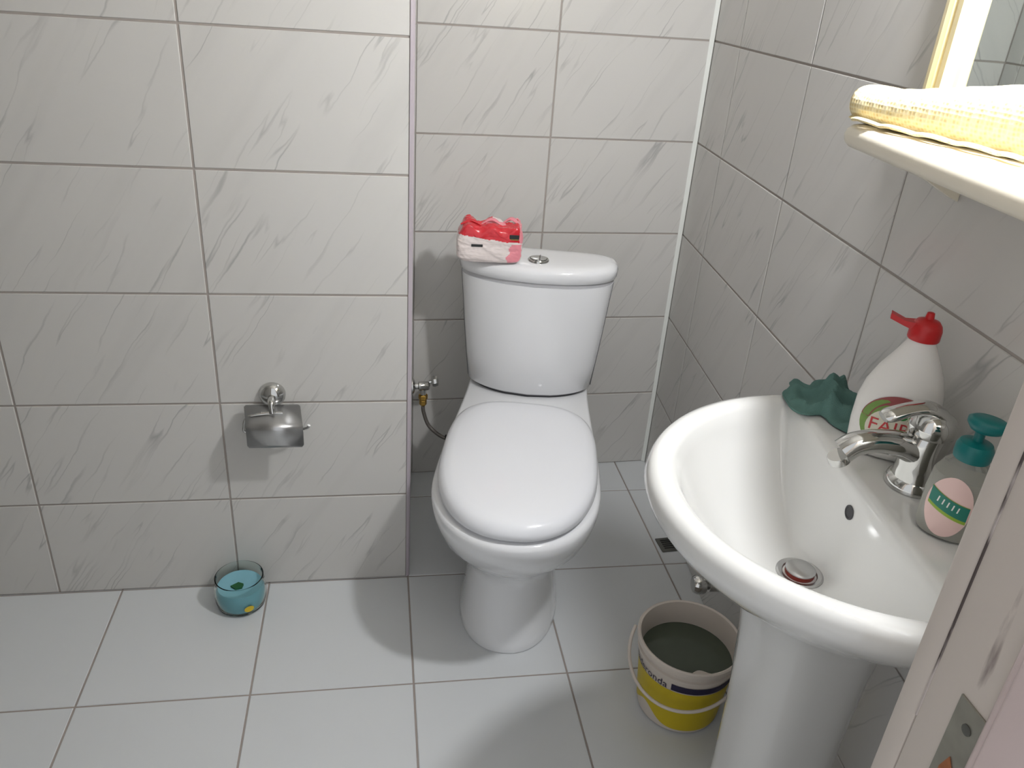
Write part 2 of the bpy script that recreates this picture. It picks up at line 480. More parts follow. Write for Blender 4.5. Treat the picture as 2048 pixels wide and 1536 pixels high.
# rounded stop bead and the step behind it
tube('stop_bead', [(-.001, -.086, .001), (-.001, -.086, ZD)], .0075, M['bead'], df, 16)
bar('door_stop', -.012, .002, -.149, -.088, 0, ZD, M['bead'], bev=.004, seg=3)
sp = bar('strike_plate', -.0014, .002, -.082, -.050, .68, .888, M['plate'], bev=.0006, seg=1)
def on_plate(nm, y, z, r, m, h=.0008):
    return lathe(nm, [(r, 0), (r, h), (r * .7, h * 1.3)], m, sp, 16, mtx=Matrix.Translation((-.0014, y, z)) @ Matrix.Rotation(-PI / 2, 4, 'Y'))
on_plate('screw', -.066, .868, .0045, M['darksteel'])
on_plate('screw', -.066, .698, .0045, M['darksteel'])
loft('rust_hole', [[Vector((x, y, z)) for y, z in ((-.074, .808), (-.069, .828), (-.063, .836), (-.058, .82), (-.059, .78), (-.071, .775))] for x in (-.0024, -.0016)], M['rust'], sp)

# ------------------------------------------------------------------ toilet
TX, TY, TA = 0.334, 0.326, math.radians(-12.6)
toilet = empty('toilet', (TX, TY, 0), TA, 'white close-coupled toilet with closed lid standing in the tiled niche', 'toilet')

def bowl_loop(z, hw, tm, front, back, wb, p=2.25, n=40, r=None):
    L = []
    # front half, from left to right through the tip
    for k in range(n + 1):
        ph = PI * k / n
        L.append((-hw * sgnpow(math.cos(ph), 2 / p), tm + (front - tm) * abs(math.sin(ph)) ** (2 / p)))
    m = 14
    side = []
    r = min(.03, wb * .4) if r is None else min(r, wb * .8)
    for k in range(1, m + 1):
        s = k / m
        t = tm - (tm - back - r) * s
        side.append((hw + (wb - hw) * smooth01(s), t))
    cor = [(wb - r + r * math.cos(PI / 2 * q / 8), back + r - r * math.sin(PI / 2 * q / 8)) for q in range(1, 9)]
    L += side + cor + [(-a, t) for a, t in reversed(cor)] + [(-a, t) for a, t in reversed(side)]
    return [Vector((a, -t, z)) for a, t in L]

secs = [(0.0, .113, .43, .612, .14, .095), (.006, .116, .43, .615, .138, .097), (.022, .114, .43, .613, .14, .096), (.06, .108, .43, .606, .14, .094),
        (.12, .103, .43, .598, .13, .092), (.17, .101, .43, .597, .12, .092), (.205, .108, .44, .608, .11, .096), (.235, .126, .45, .636, .09, .108),
        (.265, .146, .47, .668, .07, .122), (.30, .162, .49, .700, .05, .135), (.335, .172, .50, .724, .035, .145), (.365, .177, .505, .740, .025, .152),
        (.385, .178, .505, .744, .02, .155), (.394, .175, .505, .741, .022, .153), (.398, .168, .505, .733, .028, .148)]
bowl = loft('bowl', [bowl_loop(*s) for s in secs], M['ceramic'], toilet, smooth=60)

def lid_loop(z, hw, tm, front, back, inset=0.0, pf=2.3, pb=3.3, n=40):
    hw, front, back = hw - inset, front - inset, back + inset
    L = []
    for k in range(2 * n):
        ph = PI * k / n
        c_, s_ = math.cos(ph), math.sin(ph)
        p = pf if s_ >= 0 else pb
        L.append(Vector((-hw * sgnpow(c_, 2 / p), -(tm + ((front - tm) if s_ >= 0 else (tm - back)) * sgnpow(s_, 2 / p)), z)))
    return L
LB = dict(hw=.168, tm=.47, front=.738, back=.232)
loft('seat', [lid_loop(.399, inset=.010, **LB), lid_loop(.402, inset=.006, **LB), lid_loop(.411, inset=.006, **LB), lid_loop(.4125, inset=.010, **LB)], M['seat'], toilet, smooth=50)
loft('lid', [lid_loop(.409, inset=.006, **LB), lid_loop(.406, inset=.002, **LB), lid_loop(.409, inset=-.001, **LB), lid_loop(.420, inset=0, **LB), lid_loop(.430, inset=.004, **LB), lid_loop(.437, inset=.013, **LB),
             lid_loop(.441, inset=.028, **LB), lid_loop(.4435, inset=.055, **LB), lid_loop(.4445, inset=.09, **LB)], M['seat'], toilet, smooth=70)
for sx in (-.07, .07):
    lathe('hinge', [(.013, 0), (.013, .014), (.009, .018)], M['seat'], toilet, 20, mtx=Matrix.Translation((sx, -.216, .398)))

def cist_loop(z, hw, tf, tb=.0, bulge=.05, p=5.0, n=72):
    L = []
    tc = (tf + tb) / 2; h = (tf - tb) / 2
    for k in range(n):
        ph = 2 * PI * k / n
        a = hw * sgnpow(math.cos(ph), 2 / p); q = sgnpow(math.sin(ph), 2 / p)
        t = tc + h * q
        if q > -0.2:
            t -= bulge * (a / hw) ** 2 * smooth01((q + .2) / .7)
        L.append(Vector((a, -t, z)))
    return L
loft('gasket', [cist_loop(.396, .145, .138), cist_loop(.408, .150, .142)], M['gap'], toilet)
loft('cistern', [cist_loop(.4055, .154, .143), cist_loop(.412, .160, .149), cist_loop(.48, .167, .153), cist_loop(.56, .1745, .157), cist_loop(.64, .181, .160), cist_loop(.697, .1862, .162)], M['ceramic'], toilet, smooth=50)
loft('lid_seam_shade', [cist_loop(.6965, .1850, .1608), cist_loop(.7085, .1858, .1612)], M['seam'], toilet)  # grey band: soft shade of the groove under the lid, put into the colour
lid = loft('cistern_lid', [cist_loop(.7075, .187, .1625, -.004), cist_loop(.7095, .1900, .1655, -.006), cist_loop(.730, .1925, .168, -.006), cist_loop(.738, .190, .1655, -.004), cist_loop(.743, .183, .159, .002),
                           cist_loop(.7455, .170, .147, .012, .045), cist_loop(.7465, .15, .13, .025, .038), cist_loop(.747, .10, .11, .04, .02)], M['ceramic'], toilet, smooth=60)
fb = lathe('flush_button', [(.025, .7455), (.025, .750), (.0235, .752), (.021, .752), (.0205, .7500), (.0195, .7500), (.019, .7535), (.016, .7545)], M['chrome'], lid, 40, mtx=Matrix.Translation((.0, -.108, 0)))
rbox('button_split', .0016, .038, .0012, M['gap'], fb, 0, 1, (.003, -.108, .7546))

# ------------------------------------------------------------------ tissue pack on the cistern
pk = empty('tissue_pack', (.192, .228, .7476), math.radians(-5), 'red and white plastic-wrapped tissue pack on the toilet cistern lid', 'tissue pack')
def pack_surface():
    nx, ny, nz = 22, 12, 10
    sx, sy, sz = .150, .085, .086
    bm = bmesh.new()
    bmesh.ops.create_cube(bm, size=1)
    bmesh.ops.subdivide_edges(bm, edges=bm.edges, cuts=63, use_grid_fill=True)
    for v in bm.verts:
        x, y, z = v.co * 2
        # rounded box, puffed top, crumpled film edges
        q = (abs(x) ** 7 + abs(y) ** 7 + abs(z) ** 7) ** (1 / 7)
        x, y, z = x / q, y / q, z / q
        n_ = noise.fractal(Vector((x * 2.3 + 4, y * 2.1, z * 2.7)), 0.8, 2.2, 3)
        top = smooth01((z - .3) / .5)
        sxk = 1 - .10 * top * (1 if x < 0 else .2)
        c = Vector((x * sx / 2 * sxk, y * sy / 2, (z + 1) * sz / 2))
        c.z += top * (.007 * math.sin(x * 7.5 + 1.2) * (0.4 + .6 * abs(y)) + n_ * .006)
        c.x += n_ * .0022
        c.y += n_ * .0022 * (1 if z > -.9 else 0)
        c.z = max(c.z, 0)
        v.co = c
    return bm
bm = pack_surface()
me = bpy.data.meshes.new('wrapper'); bm.to_mesh(me); bm.free()
for k in ('film', 'redwrap', 'pinkwrap', 'ink', 'gold'): me.materials.append(M[k])
for p in me.polygons:
    c = p.center; idx = 0
    front = p.normal.y < -.55
    edge = .057 + .007 * (-c.x / .075) + .004 * noise.noise(Vector((c.x * 40, c.y * 40, 2)))
    if c.z > edge:
        idx = 1
        if c.x > .005 and c.y > .006 and c.y < .024 and c.z > .07: idx = 0
        if c.x > -.01 and -.016 < c.y <= .006 and c.z > .07 and c.x < .035: idx = 2
        if c.x > .006 and c.y > .028: idx = 2
        if c.x > .066: idx = 2
    elif front and c.x > .046 - .25 * (.04 - c.z) + .006 * noise.noise(Vector((c.z * 90, 3, 5))) and c.z < .048: idx = 2
    p.material_index = idx
wr = link('wrapper', me, None, pk, 60)
def pack_front(s, z):
    return Vector((s, -.0432, z))
for nm, s0, z0_, w_, h_, m_ in (('print', -.030, .043, .026, .006, 'ink'), ('print', .054, .066, .022, .010, 'ink'), ('print', .054, .0605, .019, .004, 'gold')):
    rbox(nm, w_, .0016, h_, M[m_], wr, .0005, 1, (s0, -.0428, z0_))
for k, (x0, x1) in enumerate(((-.068, -.02), (-.02, .028), (.028, .07))):
    pts = [(x0, -.015 + .01 * k, .083), ((x0 + x1) / 2, -.008 + .006 * k, .092 + .002 * k), (x1, -.018, .083)]
    tube('film_fold', pts, [.003, .006, .002], M['redwrap'] if k < 1 else M['pinkwrap'], wr, 8, 6, flat=.6)

# ------------------------------------------------------------------ angle valve by the toilet
av = empty('angle_valve', (.020, .375, .337), 0, 'chrome angle valve with a braided hose beside the toilet cistern', 'valve')
RX = Matrix.Rotation(PI / 2, 4, 'Y')
lathe('escutcheon', [(.026, .002), (.026, .005), (.018, .010), (.012, .012)], M['chrome'], av, 28, mtx=RX)
lathe('body', [(.009, .006), (.009, .02), (.0125, .022), (.0125, .046), (.010, .05), (.007, .052)], M['chrome'], av, 24, mtx=RX)
hd = lathe('handle', [(.005, .050), (.005, .056), (.014, .058), (.016, .064), (.014, .073), (.008, .075)], M['chrome'], av, 8, mtx=Matrix.Translation((0, 0, .004)) @ Matrix.Rotation(math.radians(-9), 4, 'Y') @ RX)
lathe('outlet', [(.008, 0), (.008, -.020)], M['chrome'], av, 20, mtx=Matrix.Translation((.034, 0, -.006)))
lathe('nut', [(.0115, -.020), (.0125, -.022), (.0125, -.033), (.010, -.036)], M['brass'], av, 6, mtx=Matrix.Translation((.034, 0, -.006)), smooth=20)
lathe('nut', [(.009, -.036), (.010, -.038), (.010, -.050), (.007, -.054)], M['brass'], av, 6, mtx=Matrix.Translation((.034, 0, -.006)), smooth=20)
tube('hose', [(.034, 0, -.056), (.036, -.002, -.080), (.050, -.010, -.118), (.078, -.022, -.142), (.102, -.030, -.150), (.120, -.034, -.146)], .0052, M['hose'], av, 12)
tube('end_nut', [(.096, -.029, -.149), (.112, -.033, -.147)], .010, M['rubber'], av, 12)

# ------------------------------------------------------------------ toilet paper holder on the pier wall
ph = empty('paper_holder', (-.288, -.0002, .515), 0, 'empty chrome toilet paper holder with a flap cover on the wall', 'paper holder')
RY = Matrix.Rotation(PI / 2, 4, 'X')
lathe('rosette', [(.0275, .0), (.0275, .004), (.026, .010), (.021, .016), (.013, .020), (.004, .0215)], M['chrome'], ph, 36, mtx=RY)
tube('arm', [(0, -.016, .0), (.001, -.034, -.004), (.002, -.040, -.016), (.003, -.042, -.024)], [.009, .008, .007, .007], M['chrome'], ph, 16)
prof = [(-.020, -.0165), (-.024, -.0182), (-.066, -.0355), (-.0715, -.0385), (-.0745, -.0430), (-.0752, -.048), (-.0765, -.082), (-.0765, -.0875)]
V = []; Fc = []
for i, (y, z) in enumerate(prof):
    skew = .010 * (-y - .02) / .06
    for side in (-1, 1):
        rr = .004 if i in (0, len(prof) - 1) else 0
        V.append((side * (.0575 - rr) + skew, y, z))
n_ = len(prof)
for i in range(n_ - 1):
    Fc.append((2 * i, 2 * i + 1, 2 * i + 3, 2 * i + 2))
cov = from_data('cover_flap', V, Fc, M['steel'], ph, 40)
sm = cov.modifiers.new('thickness', 'SOLIDIFY'); sm.thickness = .0012; sm.offset = 0
tube('hinge_pin', [(-.02, -.042, -.0235), (.024, -.042, -.0235)], .0035, M['chrome'], ph, 12)
tube('roll_bar', [(.003, -.042, -.024), (-.046, -.046, -.030), (-.056, -.050, -.052), (-.050, -.052, -.064), (.0, -.052, -.062), (.05, -.052, -.060), (.072, -.052, -.056), (.077, -.054, -.048)], .0032, M['chrome'], ph, 10)

# ------------------------------------------------------------------ blue air freshener jar on the floor
jar = empty('glass_jar', (-.384, -.064, 0.0), 0, 'small round glass jar of blue gel on the floor by the wall', 'jar')
lathe('glass', [(.046, .001), (.053, .006), (.0565, .02), (.0575, .04), (.056, .06), (.053, .074), (.0535, .080), (.0515, .081), (.050, .075), (.0535, .06), (.055, .04), (.054, .02), (.050, .009), (.02, .007)], M['glass'], jar, 48, cap0=True, cap1=True)
gl = lathe('gel', [(.02, .0085), (.0485, .010), (.0525, .02), (.0535, .038), (.0525, .050), (.049, .0555), (.035, .053), (.01, .051)], M['gel'], jar, 48)
def on_gel(s, z):
    a = s / .0582 - PI / 2 + .25
    rr = .0582
    return Vector((rr * math.cos(a), rr * math.sin(a), z))
patch('lemon_print', on_gel, [(.011 * math.cos(2 * PI * k / 20) + .012, .026 + .008 * math.sin(2 * PI * k / 20)) for k in range(20)], M['lemon'], gl, 3)
loft('leaf_print', [[Vector((x, y, z)) for x, y in ((-.020, -.006), (-.008, -.016), (.006, -.012), (.008, .0), (-.004, .006))] for z in (.050, .0565)], M['gelgreen'], gl)

# ------------------------------------------------------------------ right wall frame: local x = toward the door, y = into the wall
SO = (YC + 0.83)
WO = Vector((XR + RA * SO, -0.83, 0))
WRZ = math.atan2(-1, RA)
def RW(u, v, z):
    """Point at u along the right wall (positive = far), v off the wall."""
    e = Vector((RA, -1, 0)).normalized(); n = Vector((-1, -RA, 0)).normalized()
    return WO - e * u + n * v + Vector((0, 0, z))

# ------------------------------------------------------------------ washbasin
wb = empty('washbasin', (WO.x, WO.y, 0), WRZ, 'white ceramic pedestal washbasin mounted under the shelf and mirror', 'washbasin')
DU, DV = .008, .182                     # drain
def ray_ellipse(du, dv, cu, cv, a, b):
    ox, oy = DU - cu, DV - cv
    A = (du / a) ** 2 + (dv / b) ** 2; B = 2 * (ox * du / a ** 2 + oy * dv / b ** 2); C = (ox / a) ** 2 + (oy / b) ** 2 - 1
    return (-B + math.sqrt(B * B - 4 * A * C)) / (2 * A)
def smin(vals, p):
    return sum(v ** -p for v in vals) ** (-1 / p)
NB = 160
def d_inner(ph, inset=0.0, chord=.137):
    du, dv = math.cos(ph), math.sin(ph)
    r = [ray_ellipse(du, dv, 0, .125, .226 - inset, .240 - inset)]
    if dv < -1e-3: r.append((chord + inset - DV) / dv)
    return smin(r, 9)
def d_outer(ph, inset=0.0):
    du, dv = math.cos(ph), math.sin(ph)
    a, b = .264 - inset, .282 - inset
    r1 = ray_ellipse(du, dv, 0, .122, a, b)
    if DV + r1 * dv < .122 and abs(du) > 1e-4:
        r1 = ((a if du > 0 else -a) - DU) / du
    r = [r1]
    if dv < -1e-3: r.append((.004 + inset - DV) / dv)
    return smin(r, 16)
def bloop(fn, z, c=None, f=1.0):
    L = []
    for k in range(NB):
        ph = 2 * PI * k / NB
        rr = fn(ph)
        u, v = DU + rr * math.cos(ph), DV + rr * math.sin(ph)
        if c is not None:
            u = c[0] + (u - c[0]) * f; v = c[1] + (v - c[1]) * f
        L.append(Vector((-u, -v, z)))
    return L
ZD0, ZR = .662, .798
loops = [bloop(lambda ph: .029, ZD0)]
def gprof(f): return .12 * f + .88 * f ** 2.3
for i in range(1, 18):
    f = i / 18
    loops.append(bloop(lambda ph: .029 + (d_inner(ph) - .029) * f, ZD0 + (ZR - .006 - ZD0) * gprof(f)))
loops.append(bloop(lambda ph: d_inner(ph), ZR - .003))
loops.append(bloop(lambda ph: d_inner(ph, -.006), ZR + .002))
loops.append(bloop(lambda ph: d_inner(ph, -.012), ZR + .004))
loops.append(bloop(lambda ph: max(d_inner(ph, -.014), d_outer(ph, .016)), ZR + .0045))
loops.append(bloop(lambda ph: d_outer(ph, .008), ZR + .002))
loops.append(bloop(lambda ph: d_outer(ph, .003), ZR - .005))
loops.append(bloop(lambda ph: d_outer(ph, .000), ZR - .016))
loops.append(bloop(lambda ph: d_outer(ph, .006), ZR - .031))
loops.append(bloop(lambda ph: d_outer(ph, .021), ZR - .051))
loops.append(bloop(lambda ph: d_outer(ph, .041), ZR - .071))
PC = (.0, .125)
loops.append(bloop(lambda ph: d_outer(ph, .045), ZR - .094, PC, .90))
loops.append(bloop(lambda ph: d_outer(ph, .045), ZR - .120, PC, .77))
loops.append(bloop(lambda ph: d_outer(ph, .045), ZR - .150, PC, .60))
loops.append(bloop(lambda ph: d_outer(ph, .045), ZR - .185, PC, .42))
loft('basin', loops, M['basin'], wb, cap0=True, cap1=True, smooth=55)

def ped_loop(z, hu, hv, cu, cv, p=2.9, n=64):
    return [Vector((-(cu + hu * sgnpow(math.cos(2 * PI * k / n), 2 / p)), -(cv + hv * sgnpow(math.sin(2 * PI * k / n), 2 / p)), z)) for k in range(n)]
loft('pedestal', [ped_loop(z, a, b, 0, c_) for z, a, b, c_ in ((.001, .098, .092, .142), (.012, .100, .094, .142), (.03, .096, .090, .142), (.10, .083, .079, .144), (.25, .074, .073, .147),
                  (.42, .075, .075, .150), (.54, .081, .081, .152), (.595, .087, .086, .153), (.625, .095, .092, .153), (.645, .107, .100, .152))], M['basin'], wb, smooth=60)
TD = Matrix.Translation((-DU, -DV, ZD0))
dr = lathe('drain_flange', [(.0305, -.002), (.0305, .0015), (.028, .003), (.023, .002), (.021, -.001), (.005, -.0015)], M['steel'], wb, 40, mtx=TD)
lathe('seal_ring', [(.0185, -.0005), (.0190, .001), (.0190, .0055), (.0175, .0065)], M['red_seal'], dr, 36, mtx=TD)
lathe('plug', [(.0170, .006), (.0195, .0068), (.0195, .0085), (.0165, .0105), (.004, .0112)], M['steel'], dr, 36, mtx=TD)
# overflow hole on the steep rear side of the bowl
fo = .88
ro = .029 + (d_inner(-PI / 2) - .029) * fo
zo = ZD0 + (ZR - .006 - ZD0) * gprof(fo)
ro2 = .029 + (d_inner(-PI / 2) - .029) * (fo - .06); zo2 = ZD0 + (ZR - .006 - ZD0) * gprof(fo - .06)
tang = Vector((0, (ro - ro2), zo - zo2)).normalized()          # local +y is into the wall
nrm = Vector((0, -tang.z, tang.y))
mo = Matrix.Translation((-DU, -DV + ro, zo)) @ nrm.to_track_quat('Z', 'Y').to_matrix().to_4x4()
lathe('overflow_hole', [(.0095, .0002), (.0095, .0014), (.0075, .0022), (.0065, .0006), (.003, .0003)], M['gap'], wb, 28, mtx=mo)

# ------------------------------------------------------------------ basin mixer tap
ZT = ZR + .0048
P = RW(.012, .066, ZT)
fa = empty('basin_tap', P, WRZ, 'chrome single-lever mixer tap standing on the washbasin ledge', 'tap')
lathe('base', [(.034, 0), (.034, .004), (.032, .010), (.028, .014)], M['chrome'], fa, 36)
tube('body', [(0, 0, .008), (0, -.001, .03), (0, -.002, .055), (0, .002, .078)], [.029, .0265, .026, .026], M['chrome'], fa, 28)
lathe('cap', [(.0255, .074), (.0275, .078), (.0275, .088), (.0235, .098), (.013, .104), (.002, .106)], M['chrome'], fa, 32)
spt = tube('spout', [(0, -.008, .048), (0, -.035, .058), (0, -.066, .0615), (0, -.090, .057), (0, -.104, .046)], [.022, .019, .0165, .0165, .0170], M['chrome'], fa, 24, flat=.85)
lathe('aerator', [(.0125, 0), (.0135, -.002), (.0135, -.010), (.011, -.011), (.005, -.0105)], M['chrome'], spt, 28, mtx=Matrix.Translation((0, -.1085, .0415)) @ Matrix.Rotation(math.radians(28), 4, 'X'))
tube('lever', [(0, .006, .098), (0, -.010, .108), (0, -.032, .107), (0, -.056, .099), (0, -.066, .095)], [.019, .015, .0125, .0135, .010], M['chrome'], fa, 20, flat=.55)
lathe('marker', [(.0042, 0), (.0042, .0008), (.003, .0012)], M['redink'], fa, 16, mtx=Matrix.Translation((.003, -.0245, .080)) @ Matrix.Rotation(PI / 2, 4, 'X'))

# ------------------------------------------------------------------ dish soap bottle
VD = (RW(.08, .066, 0) - CAM); VD.z = 0; VD.normalize()
brz = math.atan2(VD.y, VD.x) - PI / 2          # local -y toward the viewer
P = RW(.088, .066, ZT)
sb = empty('dish_soap_bottle', P, brz + math.radians(6), 'white dish soap bottle with red flip cap on the washbasin ledge', 'bottle')
BP = [(0.0, .040, .022), (.003, .046, .0265), (.012, .0500, .0295), (.05, .0525, .0305), (.09, .0520, .0305), (.118, .0475, .029), (.145, .039, .0255), (.170, .0275, .0205), (.190, .0185, .0165), (.200, .0155, .0150), (.206, .0145, .0145)]
def bprof(z):
    for i in range(len(BP) - 1):
        if BP[i][0] <= z <= BP[i + 1][0]:
            t = (z - BP[i][0]) / (BP[i + 1][0] - BP[i][0])
            return [BP[i][k] * (1 - t) + BP[i + 1][k] * t for k in (1, 2)]
    return BP[-1][1:]
def bshift(z): return .004 * smooth01((z - .09) / .1)
loft('bottle_body', [[Vector((bshift(z) + a * sgnpow(math.cos(2 * PI * k / 56), .9), b * sgnpow(math.sin(2 * PI * k / 56), .9), z)) for k in range(56)] for z, a, b in BP], M['bottle'], sb, smooth=60)
def on_bottle(s, z, off=.0007):
    a, b = bprof(z)
    x = max(-.985, min(.985, s / a))
    y = -b * (1 - abs(x) ** (2 / .9)) ** (.9 / 2)
    return Vector((bshift(z) + s, y - off, z))
def ell(cs, cz, rs, rz, n=40, a0=0, a1=2 * PI, close=True):
    return [(cs + rs * math.cos(a0 + (a1 - a0) * k / n), cz + rz * math.sin(a0 + (a1 - a0) * k / n)) for k in range(n if close else n + 1)]
lab = patch('label', on_bottle, ell(.002, .064, .044, .048), M['leaf'], sb, 8)
patch('label_border', lambda s, z: on_bottle(s, z, .0011), ell(.002, .066, .044, .047, 30, .15 * PI, .97 * PI, False) + list(reversed(ell(.002, .064, .035, .040, 30, .15 * PI, .97 * PI, False))), M['maroon'], lab, 1)
patch('label_centre', lambda s, z: on_bottle(s, z, .0014), ell(.002, .056, .036, .036), M['cream'], lab, 6)
patch('leaf_mark', lambda s, z: on_bottle(s, z, .0018), ell(.006, .082, .007, .006, 16), M['leaf2'], lab, 2)
tm = wrap_mesh(text_mesh('brand_lettering', 'FAIRY', .030), lambda x, y: on_bottle(x * .88 + .003, y + .050, .0019))
link('brand_lettering', tm, M['redink'], lab, 0)
cp = lathe('cap', [(.0185, .198), (.0195, .200), (.0195, .214), (.0175, .222), (.0135, .228), (.006, .231)], M['redcap'], sb, 28, mtx=Matrix.Translation((.004, 0, 0)))
loft('flip_lid', [[Vector((x, y * .7, z + .214)) for x, y, z in ((-.040, -.009, .008), (-.040, .009, .008), (-.040, .009, .017), (-.040, -.009, .017))],
                  [Vector((x, y, z + .214)) for x, y, z in ((-.022, -.007, .001), (-.022, .007, .001), (-.022, .007, .009), (-.022, -.007, .009))],
                  [Vector((x, y, z + .214)) for x, y, z in ((-.010, -.010, -.002), (-.010, .010, -.002), (-.010, .010, .010), (-.010, -.010, .010))]], M['redcap'], cp)
lathe('nozzle', [(.006, .229), (.0045, .240), (.003, .241)], M['redcap'], cp, 18, mtx=Matrix.Translation((.004, 0, 0)))

sb.scale = (.98, .9, .84)

# ------------------------------------------------------------------ pump soap bottle
P = RW(-.086, .082, ZT)
VD = P - CAM; brz = math.atan2(VD.y, VD.x) - PI / 2
pb = empty('soap_pump_bottle', P, brz, 'clear hand soap bottle with pink label and teal pump by the door frame', 'bottle')
PP = [(0.0, .026, .018), (.003, .030, .021), (.012, .0325, .023), (.06, .033, .0235), (.088, .031, .0225), (.104, .024, .019), (.114, .0165, .0155), (.120, .014, .014)]
loft('bottle_body', [[Vector((a * math.cos(2 * PI * k / 48), b * math.sin(2 * PI * k / 48), z)) for k in range(48)] for z, a, b in PP], M['clear'], pb, smooth=60)
loft('liquid_soap', [[Vector((a * .90 * math.cos(2 * PI * k / 40), b * .88 * math.sin(2 * PI * k / 40), z + (.003 if i == 0 else 0))) for k in range(40)] for i, (z, a, b) in enumerate(PP[:5])], M['soap'], pb, smooth=60)
def on_pump(s, z, off=.0006):
    a = b = 0
    for i in range(len(PP) - 1):
        if PP[i][0] <= z <= PP[i + 1][0]:
            t = (z - PP[i][0]) / (PP[i + 1][0] - PP[i][0]); a = PP[i][1] * (1 - t) + PP[i + 1][1] * t; b = PP[i][2] * (1 - t) + PP[i + 1][2] * t
    x = max(-.98, min(.98, s / a))
    return Vector((s, -b * math.sqrt(1 - x * x) - off, z))
lb_ = patch('label', on_pump, ell(-.004, .050, .0235, .043), M['pinklabel'], pb, 7)
def band(z0, hh, off, m_, nm):
    o_ = []
    for k in range(13): s = -.025 + .042 * k / 12; o_.append((s, z0 - .30 * s - hh + 3.0 * s * s))
    for k in range(13): s = .017 - .042 * k / 12; o_.append((s, z0 - .30 * s + hh + 3.0 * s * s))
    return patch(nm, lambda s, z: on_pump(s, z, off), o_, m_, lb_, 3)
band(.050, .0125, .0010, M['limelabel'], 'lime_band')
band(.052, .0098, .0014, M['greenlabel'], 'green_band')
for k in range(5):
    s0 = -.016 + .0055 * k
    patch('print_stroke', lambda s, z: on_pump(s, z, .0018), [(s0 - .0007, .050 - .3 * s0), (s0 + .0007, .050 - .3 * s0), (s0 + .0017, .058 - .3 * s0), (s0 + .0003, .058 - .3 * s0)], M['whiteink'], lb_, 1)
pc = lathe('pump_collar', [(.0145, .112), (.0185, .114), (.0192, .118), (.0192, .130), (.0165, .136), (.008, .139)], M['teal'], pb, 30)
lathe('pump_stem', [(.0055, .137), (.0052, .156)], M['teal'], pc, 16)
loft('pump_head', [[Vector((.002 + a * math.cos(2 * PI * k / 32) * (1.0 if math.cos(2 * PI * k / 32) < 0 else 1.25), b * math.sin(2 * PI * k / 32), z)) for k in range(32)] for z, a, b in ((.152, .008, .008), (.155, .014, .0125), (.162, .0185, .015), (.168, .0185, .0145), (.171, .014, .011))], M['teal'], pc, smooth=60)

pb.scale = (1, 1, .88)

# ------------------------------------------------------------------ crumpled green cloth on the far corner of the ledge
P = RW(.218, .086, ZT)
cl = empty('cleaning_cloth', P, WRZ, 'crumpled dark green cleaning cloth lying on the washbasin ledge', 'cloth')
nu, nv = 70, 46
V = []; Fc = []
for i in range(nu + 1):
    for j in range(nv + 1):
        s = i / nu * 2 - 1; t = j / nv * 2 - 1
        ang = math.atan2(t, s); rr = max(abs(s), abs(t))
        # irregular outline
        rad = 1 + .20 * math.sin(3 * ang + .6) + .12 * math.sin(5 * ang + 2.1) + .06 * math.sin(9 * ang)
        cs, sn = math.cos(ang), math.sin(ang)
        x = cs * rr * rad * .080; y = sn * rr * rad * .054
        base = (1 - rr ** 4)
        w1 = noise.noise(Vector((x * 20, y * 20, 1))); w2 = noise.noise(Vector((x * 34, y * 34, 7)))
        fold = 1 - abs(math.sin(34 * x + 46 * y + 1.3 * w1))
        fold2 = 1 - abs(math.sin(64 * x - 30 * y + 1.6 * w2 + .7))
        h = base * (.004 + .024 * fold ** 1.3 + .013 * fold2 ** 1.4)
        h += base * .012 * math.exp(-(((x - .010) / .034) ** 2 + ((y - .016) / .03) ** 2))
        # a loose end standing up against the wall
        lobe = math.exp(-(((x - .040) / .024) ** 2 + ((y - .052) / .020) ** 2))
        h += base ** .5 * .066 * lobe
        V.append((min(x, .088), min(y, .078), max(.0015, h)))
for i in range(nu):
    for j in range(nv):
        a = i * (nv + 1) + j
        Fc.append((a, a + nv + 1, a + nv + 2, a + 1))
c_o = from_data('fabric', V, Fc, M['cloth'], cl, 75)
sm = c_o.modifiers.new('thickness', 'SOLIDIFY'); sm.thickness = .0024; sm.offset = 1
hem = [V[i * (nv + 1)] for i in range(0, nu + 1, 2)]
tube('hem', [(x, y, z + .0022) for x, y, z in hem], .0017, M['cloth'], cl, 6, 2)

# ------------------------------------------------------------------ yellow paint pail under the basin
pl = empty('paint_pail', (.548, -.437, 0), math.radians(-40), 'yellow and white plastic paint pail of grey water beside the basin pedestal', 'bucket')
def pail_r(z): return .083 + (.100 - .083) * z / .185
HB = .185
lathe('pail_body', [(.078, .001), (.082, .004), (pail_r(.02), .02), (pail_r(.15), .15), (pail_r(.152) + .004, .152), (pail_r(.158) + .004, .158), (pail_r(.16), .160), (pail_r(.172), .172), (.1045, .173), (.1055, .178), (.1050, .184), (.1020, .186), (.0985, .184), (.0965, .172), (pail_r(.14) - .003, .14), (.0805, .006), (.02, .004)], M['pail'], pl, 64)
wt = lathe('water', [(.0935, .1325), (.0950, .1340), (.05, .1342), (.01, .1342)], M['water'], pl, 64)
tube('pale_blob', [(.030, -.052, .1350), (.042, -.040, .1385), (.058, -.036, .1370), (.066, -.024, .1350)], [.006, .010, .011, .006], M['pail'], pl, 10, flat=.45)  # pale flattened shape lying at the water surface
def on_pail(s, z, off=.0008):
    r = pail_r(z) + off; a = s / .095 - PI / 2
    return Vector((r * math.cos(a), r * math.sin(a), z))
